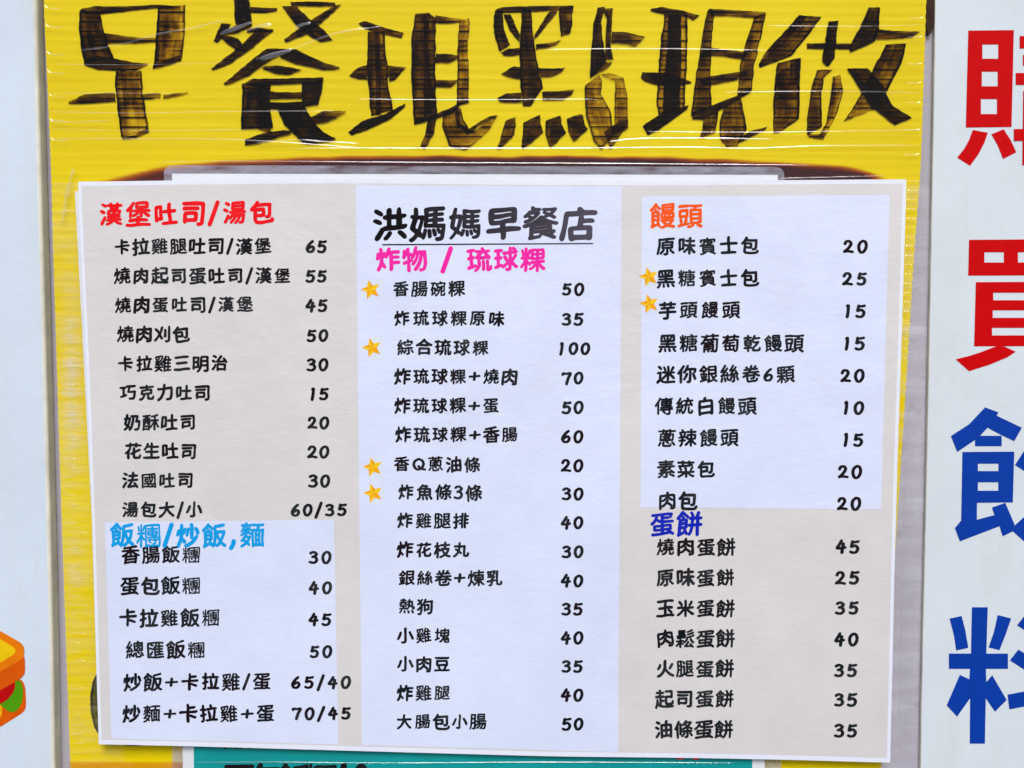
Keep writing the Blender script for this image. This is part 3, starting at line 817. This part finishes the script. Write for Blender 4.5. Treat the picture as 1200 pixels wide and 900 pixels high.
# ================================================================== CLEAR FILM OVER THE BOARD
film = thing('plastic_film', 'clear plastic film with glossy creases wrapped over the yellow board', 'film', P(570, 1000, 7))
FL = [(-100, 47), (0, 50), (200, 58), (300, 61), (600, 70.5), (900, 81), (1000, 84)]
FR = [(-100, 1089), (0, 1086.5), (150, 1085), (230, 1089), (300, 1088), (600, 1082), (900, 1075), (1000, 1073)]
FO = 6.95
def ffun(u, v):
    y = lerp(-98, 998, v)
    e = 0.5 - 0.5 * math.cos(u * math.pi)
    return lerp(smoothc(FL, y, 30), smoothc(FR, y, 30), 0.35 * u + 0.65 * e), y
def foff(x, y):
    # shrunk onto the ribs towards the sides, slack in the middle
    side = max(math.exp(-((x - smoothc(FL, y, 30)) / 26.0)), math.exp(-((smoothc(YR, y, 30) - x) / 30.0) ** 2) if y > 190 else math.exp(-((smoothc(FR, y, 30) - x) / 18.0)))
    if 190 < y and x < 140: side = max(side, 0.8)
    z = P(x, y, 6).z
    k = (z - 1.0) / RIB; ph = (k + 0.25 * noise.noise(Vector((x * .03, y * .02, 4)))) % 1.0
    amp = max(0, 0.55 + 1.1 * noise.noise(Vector((math.floor(k) * 1.37, 0.3 + (x > 500), 2))))
    if x > smoothc(YR, y, 30) + 1 and y > 190: side = 0
    r = amp * math.exp(-((ph - 0.5) / 0.11) ** 2) * 0.26 * side
    w_ = 0.22 * noise.noise(Vector((x * .006, y * .03, 7))) + 0.10 * noise.noise(Vector((x * .02, y * .10, 3)))
    return FO + 0.3 + r + w_
Vf, Ff = flat_print(ffun, foff, 72, 1250)
fs = child('film_sheet', Vf, Ff, M['film'], film, smooth=True)
cl = fs.data.attributes.new('cloud', 'FLOAT', 'POINT')       # paler, cloudier patches of the film beside the menu
i = 0
for j in range(1251):
    for k in range(73):
        x, y = ffun(k / 72, j / 1250)
        c = 0.0
        if x < 140: c = 0.55 * math.exp(-((y - 455) / 90) ** 2) * math.exp(-((x - 84) / 9) ** 2) + 0.3 * math.exp(-((y - 655) / 30) ** 2) * math.exp(-((x - 88) / 8) ** 2) + (0.10 if y > 215 else 0)
        elif x > 1030: c = (0.30 if y > 215 else 0.0) * (0.5 + noise.noise(Vector((0, y * .05, 2)))) + (0.0 if y > 210 and x > smoothc(YR, y, 30) else 0)
        cl.data[i].value = max(0, c); i += 1

def crease(pts, wpx, hpx, off, name='crease', mat=None, parent=None, taper=True):
    """a raised fold of the film along pixel points, with a half-round section"""
    c = catmull(pts, 8); n = len(c); K = 8
    V, F = [], []
    for i, p in enumerate(c):
        t = c[min(i + 1, n - 1)] - c[max(i - 1, 0)]; t.normalize(); nn = Vector((-t.y, t.x))
        s = i / (n - 1)
        tp = (min(1, s * 6) * min(1, (1 - s) * 6)) ** .6 if taper else 1
        ww = wpx * (0.25 + 0.75 * tp) * (0.75 + 0.5 * noise.noise(Vector((p.x * .05, p.y * .05, 1))))
        if nn.y > 0: nn = -nn                                  # nn points up the picture
        prof = [0.0]                                            # height from the upper rim down: long flank facing up, short one back
        for k in range(K):
            sl = math.tan(math.radians(lerp(14, 32, (k + .5) / 5))) if k < 6 else -math.tan(math.radians(lerp(30, 70, (k - 6) / 1.0)))
            prof.append(prof[-1] + sl / K)
        pk = max(prof); prof = [max(0, q_) if k < K else 0.0 for k, q_ in enumerate(prof)]
        for k in range(K + 1):
            q = p + nn * (.5 - k / K) * ww
            V.append(P(q.x, q.y, off + prof[k] * ww * 0.433 * (hpx / abs(hpx))))
    for i in range(n - 1):
        for k in range(K):
            a = i * (K + 1) + k; F.append((a, a + 1, a + K + 2, a + K + 1))
    return child(name, V, F, mat or M['crease'], parent or film, smooth=True)

CO = 7.65
for pts, wp, hp in [
    ([(94, 59), (120, 56), (150, 50), (185, 40), (215, 35), (242, 29)], 3.0, 1.1),
    ([(228, 33), (245, 28), (262, 24)], 2.4, 0.9),
    ([(258, 40), (275, 34), (295, 26)], 6.0, 1.8), ([(288, 37), (305, 31), (318, 29)], 5.0, 1.5),
    ([(300, 70), (318, 63), (345, 57), (375, 45), (410, 34)], 3.2, 1.2),
    ([(305, 70), (325, 64), (342, 58)], 7.0, 1.8), ([(345, 34), (355, 29), (364, 27)], 5.0, 1.4),
    ([(398, 39), (415, 35), (432, 33), (446, 31)], 3.2, 1.2),
    ([(58, 162.5), (160, 163), (280, 164), (420, 173)], 2.2, 0.8),
    ([(58, 131), (150, 132.5), (250, 131), (390, 130)], 1.8, 0.6),
    ([(55, 139), (80, 143), (130, 142)], 2.2, 0.8),
    ([(340, 174), (420, 173.5), (560, 174), (700, 173.5), (800, 172.5), (880, 174), (960, 171), (1084, 170.5)], 2.2, 0.9),
    ([(715, 166), (740, 163), (770, 162), (830, 162), (905, 163)], 2.2, 0.8),
    ([(300, 168), (345, 164), (380, 166), (420, 168)], 2.2, 0.7),
    ([(62, 152), (180, 153), (300, 152)], 1.4, 0.5), ([(760, 154), (900, 155), (1080, 152)], 1.4, 0.45),
    ([(640, 58), (760, 57), (900, 59)], 1.2, 0.35), ([(420, 116), (520, 117), (700, 116)], 1.2, 0.35),
    ([(60, 110), (120, 109), (210, 110)], 1.3, 0.4), ([(60, 75), (150, 76), (260, 74)], 1.2, 0.35),
    ([(900, 30), (1000, 31), (1082, 29)], 1.3, 0.4), ([(850, 108), (980, 107), (1080, 109)], 1.3, 0.45),
]: crease(pts, wp, hp, CO)
# short folds at the left edge of the board and upright folds at the right
for y in (10, 32, 64, 86, 113, 143, 165): crease([(52 + y * .045, y - 4), (55 + y * .045, y - 1), (63 + y * .045, y + .4), (72 + y * .045, y)], 1.9, 0.9, CO)
for y in (21, 43, 75, 97, 120, 152, 181): crease([(1066 - y * .03, y), (1078 - y * .03, y + .3), (1083 - y * .03, y - 1)], 1.6, 0.7, CO)
rr = random.Random(3)
for k in range(24):
    y = 212 + k * 10.9; xr = smoothc(YR, y, 30)
    if xr - smoothc([(205, 1062.5), (895, 1043)], y, 1) > 7: crease([(smoothc([(205, 1064), (895, 1045)], y, 1), y), (xr - 5, y + .3), (xr - 1, y)], 1.5 + rr.random(), 0.7, CO)
y = 204
while y < 880:
    y += rr.choice((10.8, 10.8, 21.6, 10.8, 32)); xl = smoothc(YL, y, 30); a_ = rr.uniform(1, 8); b_ = rr.uniform(14, 30)
    crease([(xl + a_, y + rr.uniform(-.3, .3)), (xl + (a_ + b_) / 2, y + rr.uniform(-.5, .5)), (xl + b_, y + rr.uniform(-.4, .4))], rr.uniform(1.0, 1.7), 0.7, CO)
crease([(87, 198), (84, 206), (80, 222), (76, 245), (73, 262)], 7.0, 0.9, CO)
crease([(1064, 470), (1061, 560), (1057, 690), (1053, 880)], 1.5, 0.6, CO)
crease([(1080, 215), (1086, 250), (1089, 290), (1088, 330)], 2.2, 0.8, CO)

# ================================================================== OLD TEAL MENU IN ITS POUCH (under the main sheet)
om = thing('laminated_menu', 'old teal laminated menu tucked behind the white menu sheet', 'menu', P(560, 960, 8))
def round_rect_path(tl, tr, r=10, ybot=990, xb0=203, xb1=915):
    p = []
    for k in range(7):
        a = math.pi + k * math.pi / 12; p.append((tl[0] + r + r * math.cos(a), tl[1] + r + r * math.sin(a)))
    for k in range(7):
        a = -math.pi / 2 + k * math.pi / 12; p.append((tr[0] - r + r * math.cos(a), tr[1] + r + r * math.sin(a)))
    return p + [(xb1, ybot), (xb0, ybot)]
pp = round_rect_path((192, 193.5), (919, 195.5))
V0, F0 = poly_faces([([pp], 0)], 8.0)
n0 = len(V0); V1 = [v + Vector((0, 0.00035, 0)) for v in V0]
F0 = F0 + [tuple(n0 + i for i in f[::-1]) for f in F0] + [(i, (i + 1) % n0, n0 + (i + 1) % n0, n0 + i) for i in range(n0)]
child('pouch', V0 + V1, F0, M['pouch'], om)
Vq, Fq = sheet(quad((201.5, 203.5), (911.5, 205), (894, 990), (216, 990)), lambda x, y: 8.3, 0.25, 4, 6)
child('page', Vq, Fq, M['old_white'], om)
Vq, Fq = flat_print(quad((218, 225), (896, 226), (879.5, 990), (228.5, 990)), lambda x, y: 8.36, 4, 6)
child('teal_panel', Vq, Fq, M['teal'], om)
Vq, Fq = line_of_text('蛋包飯糰40', 264, 432, 914, lambda x, y: 8.45, em=40, weight=0.045, jitter=0.2, vs=1.0, rnd=0.3, lw=6.5, digit_h=34)
child('price_line', Vq, Fq, M['teal_text'], om)
Vq, Fq = line_of_text('飯糰', 260, 334, 860, lambda x, y: 8.45, em=37, weight=0.045, jitter=0.2, vs=1.0, rnd=0.3)
child('price_line', Vq, Fq, M['teal_text'], om)
Vq, Fq = line_of_text('60', 788, 826, 876.5, lambda x, y: 8.45, lw=5, digit_h=23, jitter=0.2)
child('price_line', Vq, Fq, M['red'], om)
crease([(186, 189.3), (300, 189), (500, 190.5), (700, 191.5), (880, 193), (950, 193.5)], 1.6, 0.7, 8.95, 'pouch_edge', M['crease'], om)
crease([(915, 209), (960, 208), (1000, 207), (1036, 206)], 1.6, 0.7, 8.95, 'pouch_edge', M['crease'], om)
crease([(230, 893.5), (330, 893), (450, 894), (640, 893), (860, 894)], 1.8, 0.7, 8.95, 'pouch_edge', M['crease'], om)

# thin amber strip tinting the foot of the board darker
Vq, Fq = flat_print(quad((81, 892.5), (214, 893), (214, 960), (84, 960)), lambda x, y: 7.95 + 0.2 * math.sin(x * .1), 12, 4)
tp = obj('amber_strip', Vq, Fq, M['foot_strip']); tp['label'] = 'amber strip across the bottom left of the yellow board'; tp['category'] = 'foot_strip'

# ================================================================== THE WHITE MENU SHEET
ML = [(205, 91), (300, 95), (400, 100), (500, 104), (600, 107.5), (700, 110.5), (800, 113.5), (895, 116.5)]
MR = [(205, 1062.5), (300, 1059.5), (400, 1056.5), (500, 1053), (600, 1050), (700, 1047.5), (800, 1045.5), (895, 1043)]
MT = [(91, 213), (200, 211.5), (400, 209.5), (600, 211.5), (800, 212), (1062, 210)]
MB = [(110, 872), (225, 874.5), (400, 879.5), (560, 884), (650, 886.5), (800, 888), (930, 890.5), (1045, 894)]
def menu_xy(u, v, inset=(0, 0, 0, 0)):
    x = lerp(91, 1062, u)
    for _ in range(3):
        y = lerp(smoothc(MT, x, 40) + inset[1], smoothc(MB, x, 40) - inset[3], v)
        x = lerp(smoothc(ML, y, 30) + inset[0], smoothc(MR, y, 30) - inset[2], u)
    return x, y
def moff(x, y):
    u = (x - 577) / 485; v = (y - 550) / 340
    return 11.6 + 0.9 * u * u - 0.5 * v + 0.35 * math.sin(v * 3.1 + u) + 0.25 * math.sin(u * 5 + v * 1.3) + 0.08 * noise.noise(Vector((x * .012, y * .012, 3)))
mn = thing('menu_sheet', 'large white laminated breakfast menu with three columns of dishes and prices', 'menu', P(577, 892, 11))
Vm, Fm = sheet(lambda u, v: menu_xy(u, v), moff, 0.45, 48, 36)
child('sheet', Vm, Fm, M['laminate'], mn, smooth=True).modifiers.new('edge', 'EDGE_SPLIT').split_angle = math.radians(40)
mo = lambda k: (lambda x, y: moff(x, y) + k)
Vg, Fg = flat_print(lambda u, v: menu_xy(u, v, (3.5, 5, 4, 5.5)), mo(0.05), 48, 36)
child('grey_background', Vg, Fg, M['grey_print'], mn, smooth=True)
for q in (((123, 612), (391.5, 609), (396.5, 872.5), (130.5, 865.5)), ((417, 217), (728.5, 218.5), (724.5, 881.5), (424, 873)), ((752, 230), (1042.5, 228.5), (1032.5, 597), (750.5, 594.5))):
    Vg, Fg = flat_print(quad(*q), mo(0.10), 24, 24)
    child('pale_panel', Vg, Fg, M['blue_print'], mn, smooth=True)

TX = mo(0.16)
def heading(text, x0, x1, y, mat, **k):
    V, F = line_of_text(text, x0, x1, y, TX, **k); child('heading', V, F, M[mat], mn)
heading('漢堡吐司/湯包', 114, 323, 250, 'red', weight=0.040, vs=1.0, lw=4.4, rise=-0.012, em=29.5, digit_h=20)
heading('飯糰/炒飯,麵', 128, 311, 627, 'sky', weight=0.040, vs=1.02, lw=4.6, em=29, digit_h=20)
heading('洪媽媽早餐店', 435, 700, 262, 'title', weight=0.036, vs=0.94, em=43, jitter=1.3, rnd=1.4)
heading('炸物 / 琉球粿', 439, 640, 304, 'pink', weight=0.040, vs=1.0, lw=5, em=29, digit_h=20)
heading('饅頭', 760, 825, 253, 'orange', weight=0.036, vs=1.0, em=31)
heading('蛋餅', 760, 824, 614, 'navy', weight=0.036, vs=0.98, em=31)
Vu, Fu = flat_print(quad((448, 286), (695, 284.6), (695, 286.2), (448, 287.6)), TX, 24, 1)
child('underline', Vu, Fu, M['title'], mn)

rows = [
 ('卡拉雞腿吐司/漢堡', 132, 319, 288.5, '65', 357, 384, 289), ('燒肉起司蛋吐司/漢堡', 132, 342, 323, '55', 357, 384, 323.5),
 ('燒肉蛋吐司/漢堡', 133, 298, 357, '45', 357, 385, 358), ('燒肉刈包', 136, 223, 391.5, '50', 358, 386, 393),
 ('卡拉雞三明治', 136, 268, 426, '30', 358, 386, 427.5), ('巧克力吐司', 139, 248, 460, '15', 360, 386, 461.5),
 ('奶酥吐司', 144, 231, 494.5, '20', 359, 387, 495.5), ('花生吐司', 145, 232, 528.5, '20', 359, 387, 529.5),
 ('法國吐司', 142, 228, 562.5, '30', 360, 388, 563.5), ('湯包大/小', 142, 238, 597, '60/35', 339, 408, 597.5),
 ('香腸飯糰', 141, 236, 650, '30', 360, 390, 653), ('蛋包飯糰', 140, 236, 686.5, '40', 360, 391, 689),
 ('卡拉雞飯糰', 138, 259, 724, '45', 360, 390, 726), ('總匯飯糰', 146, 242, 761.5, '50', 361, 391, 763.5),
 ('炒飯+卡拉雞/蛋', 143, 319, 799, '65/40', 339, 413, 799.5), ('炒麵+卡拉雞+蛋', 142, 323, 836, '70/45', 340, 413, 836),
 ('香腸碗粿', 459, 546, 338, '50', 657, 686, 339), ('炸琉球粿原味', 460, 593, 373, '35', 657, 685, 374),
 ('綜合琉球粿', 464, 574, 407, '100', 651, 693, 408.5), ('炸琉球粿+燒肉', 461, 608, 441, '70', 657, 685, 443),
 ('炸琉球粿+蛋', 461, 586, 475, '50', 657, 685, 477.5), ('炸琉球粿+香腸', 462, 608, 509, '60', 656, 685, 511.5),
 ('香Q蔥油條', 460, 564, 544, '20', 656, 685, 545.5), ('炸魚條3條', 465, 566, 577, '30', 657, 685, 578.5),
 ('炸雞腿排', 464, 551, 610, '40', 656, 685, 612.5), ('炸花枝丸', 464, 551, 644, '30', 657, 685, 646.5),
 ('銀絲卷+煉乳', 466, 590, 677, '40', 656, 685, 680.5), ('熱狗', 466, 509, 710.5, '35', 657, 684, 713.5),
 ('小雞塊', 464, 529, 744.5, '40', 656, 685, 747.5), ('小肉豆', 464, 529, 778, '35', 657, 684, 781),
 ('炸雞腿', 464, 529, 812, '40', 656, 685, 814.5), ('大腸包小腸', 463, 571, 845.5, '50', 657, 685, 848.5),
 ('原味賓士包', 768, 891, 288, '20', 986, 1019, 289), ('黑糖賓士包', 768, 891, 326, '25', 985, 1018, 326.5),
 ('芋頭饅頭', 770, 869, 363.5, '15', 986, 1016, 364.5), ('黑糖葡萄乾饅頭', 770, 943, 402, '15', 985, 1015, 402.5),
 ('迷你銀絲卷6顆', 768, 933, 438.5, '20', 983, 1015, 440), ('傳統白饅頭', 766, 888, 476, '10', 984, 1014, 478),
 ('蔥辣饅頭', 769, 867, 513, '15', 984, 1013, 515.5), ('素菜包', 769, 839, 550, '20', 980, 1012, 553),
 ('肉包', 770, 818, 587, '20', 979, 1011, 590), ('燒肉蛋餅', 768, 863, 641, '45', 978, 1009, 640.5),
 ('原味蛋餅', 768, 862, 677, '25', 977, 1009, 677), ('玉米蛋餅', 768, 862, 713, '35', 977, 1008, 712.5),
 ('肉鬆蛋餅', 768, 862, 748, '40', 976, 1008, 749), ('火腿蛋餅', 768, 861, 783.5, '35', 976, 1006, 785.5),
 ('起司蛋餅', 767, 861, 819, '35', 976, 1006, 820), ('油條蛋餅', 766, 860, 855, '35', 976, 1006, 856),
]
for text, x0, x1, y, pr, a, b, yp in rows:
    rise = -0.004 if x0 < 430 else (0.004 if x0 < 700 else 0.0)
    col3 = x0 > 700
    em = 22.2 if (col3 or (y > 640 and x0 < 300)) else 19.6 if x0 > 430 else 20.0
    V, F = line_of_text(text, x0, x1, y, TX, em=em, weight=0.038, vs=0.98, lw=3.0, rise=rise, digit_h=13.5)
    child('dish_name', V, F, M['black'], mn)
    V, F = line_of_text(pr, a, b, yp, TX, em=22, lw=3.25 if not col3 else 3.45, digit_h=12.8 if not col3 else 13.6, rise=rise, jitter=0.6)
    child('price', V, F, M['black'], mn)

def star(cx, cy, r, rot):
    pts = []
    for k in range(10):
        a = math.radians(rot + 36 * k) - math.pi / 2; rr = r if k % 2 == 0 else r * 0.46
        pts.append((cx + rr * math.cos(a), cy + rr * math.sin(a)))
    V = [P(x, y, moff(x, y) + 0.17) for x, y in pts] + [P(cx, cy, moff(cx, cy) + 0.17)]
    F = [(10, (k + 1) % 10, k) for k in range(10)]
    o = child('star', V, F, [M['star'], M['star_dark']], mn)
    for k, p in enumerate(o.data.polygons): p.material_index = 1 if k in (0, 3, 4, 6, 8) else 0
for cx, cy, r in ((434.5, 339.5, 12), (436, 407.5, 12), (437, 547.5, 12), (437.5, 578, 12), (760.5, 324.5, 12), (761, 356, 12)): star(cx, cy, r, -14 + random.uniform(-3, 3))

# a second white sheet peeping out behind the menu
bs = thing('backing_sheet', 'plain white sheet peeping out behind the left edge of the menu', 'sheet', P(577, 880, 9.6))
Vq, Fq = sheet(quad((87.8, 224), (1055, 224), (1040, 884), (121, 866)), lambda x, y: 9.7, 0.3, 8, 8)
child('sheet', Vq, Fq, M['old_white'], bs)

COL.objects.unlink(FONTO); bpy.data.objects.remove(FONTO)
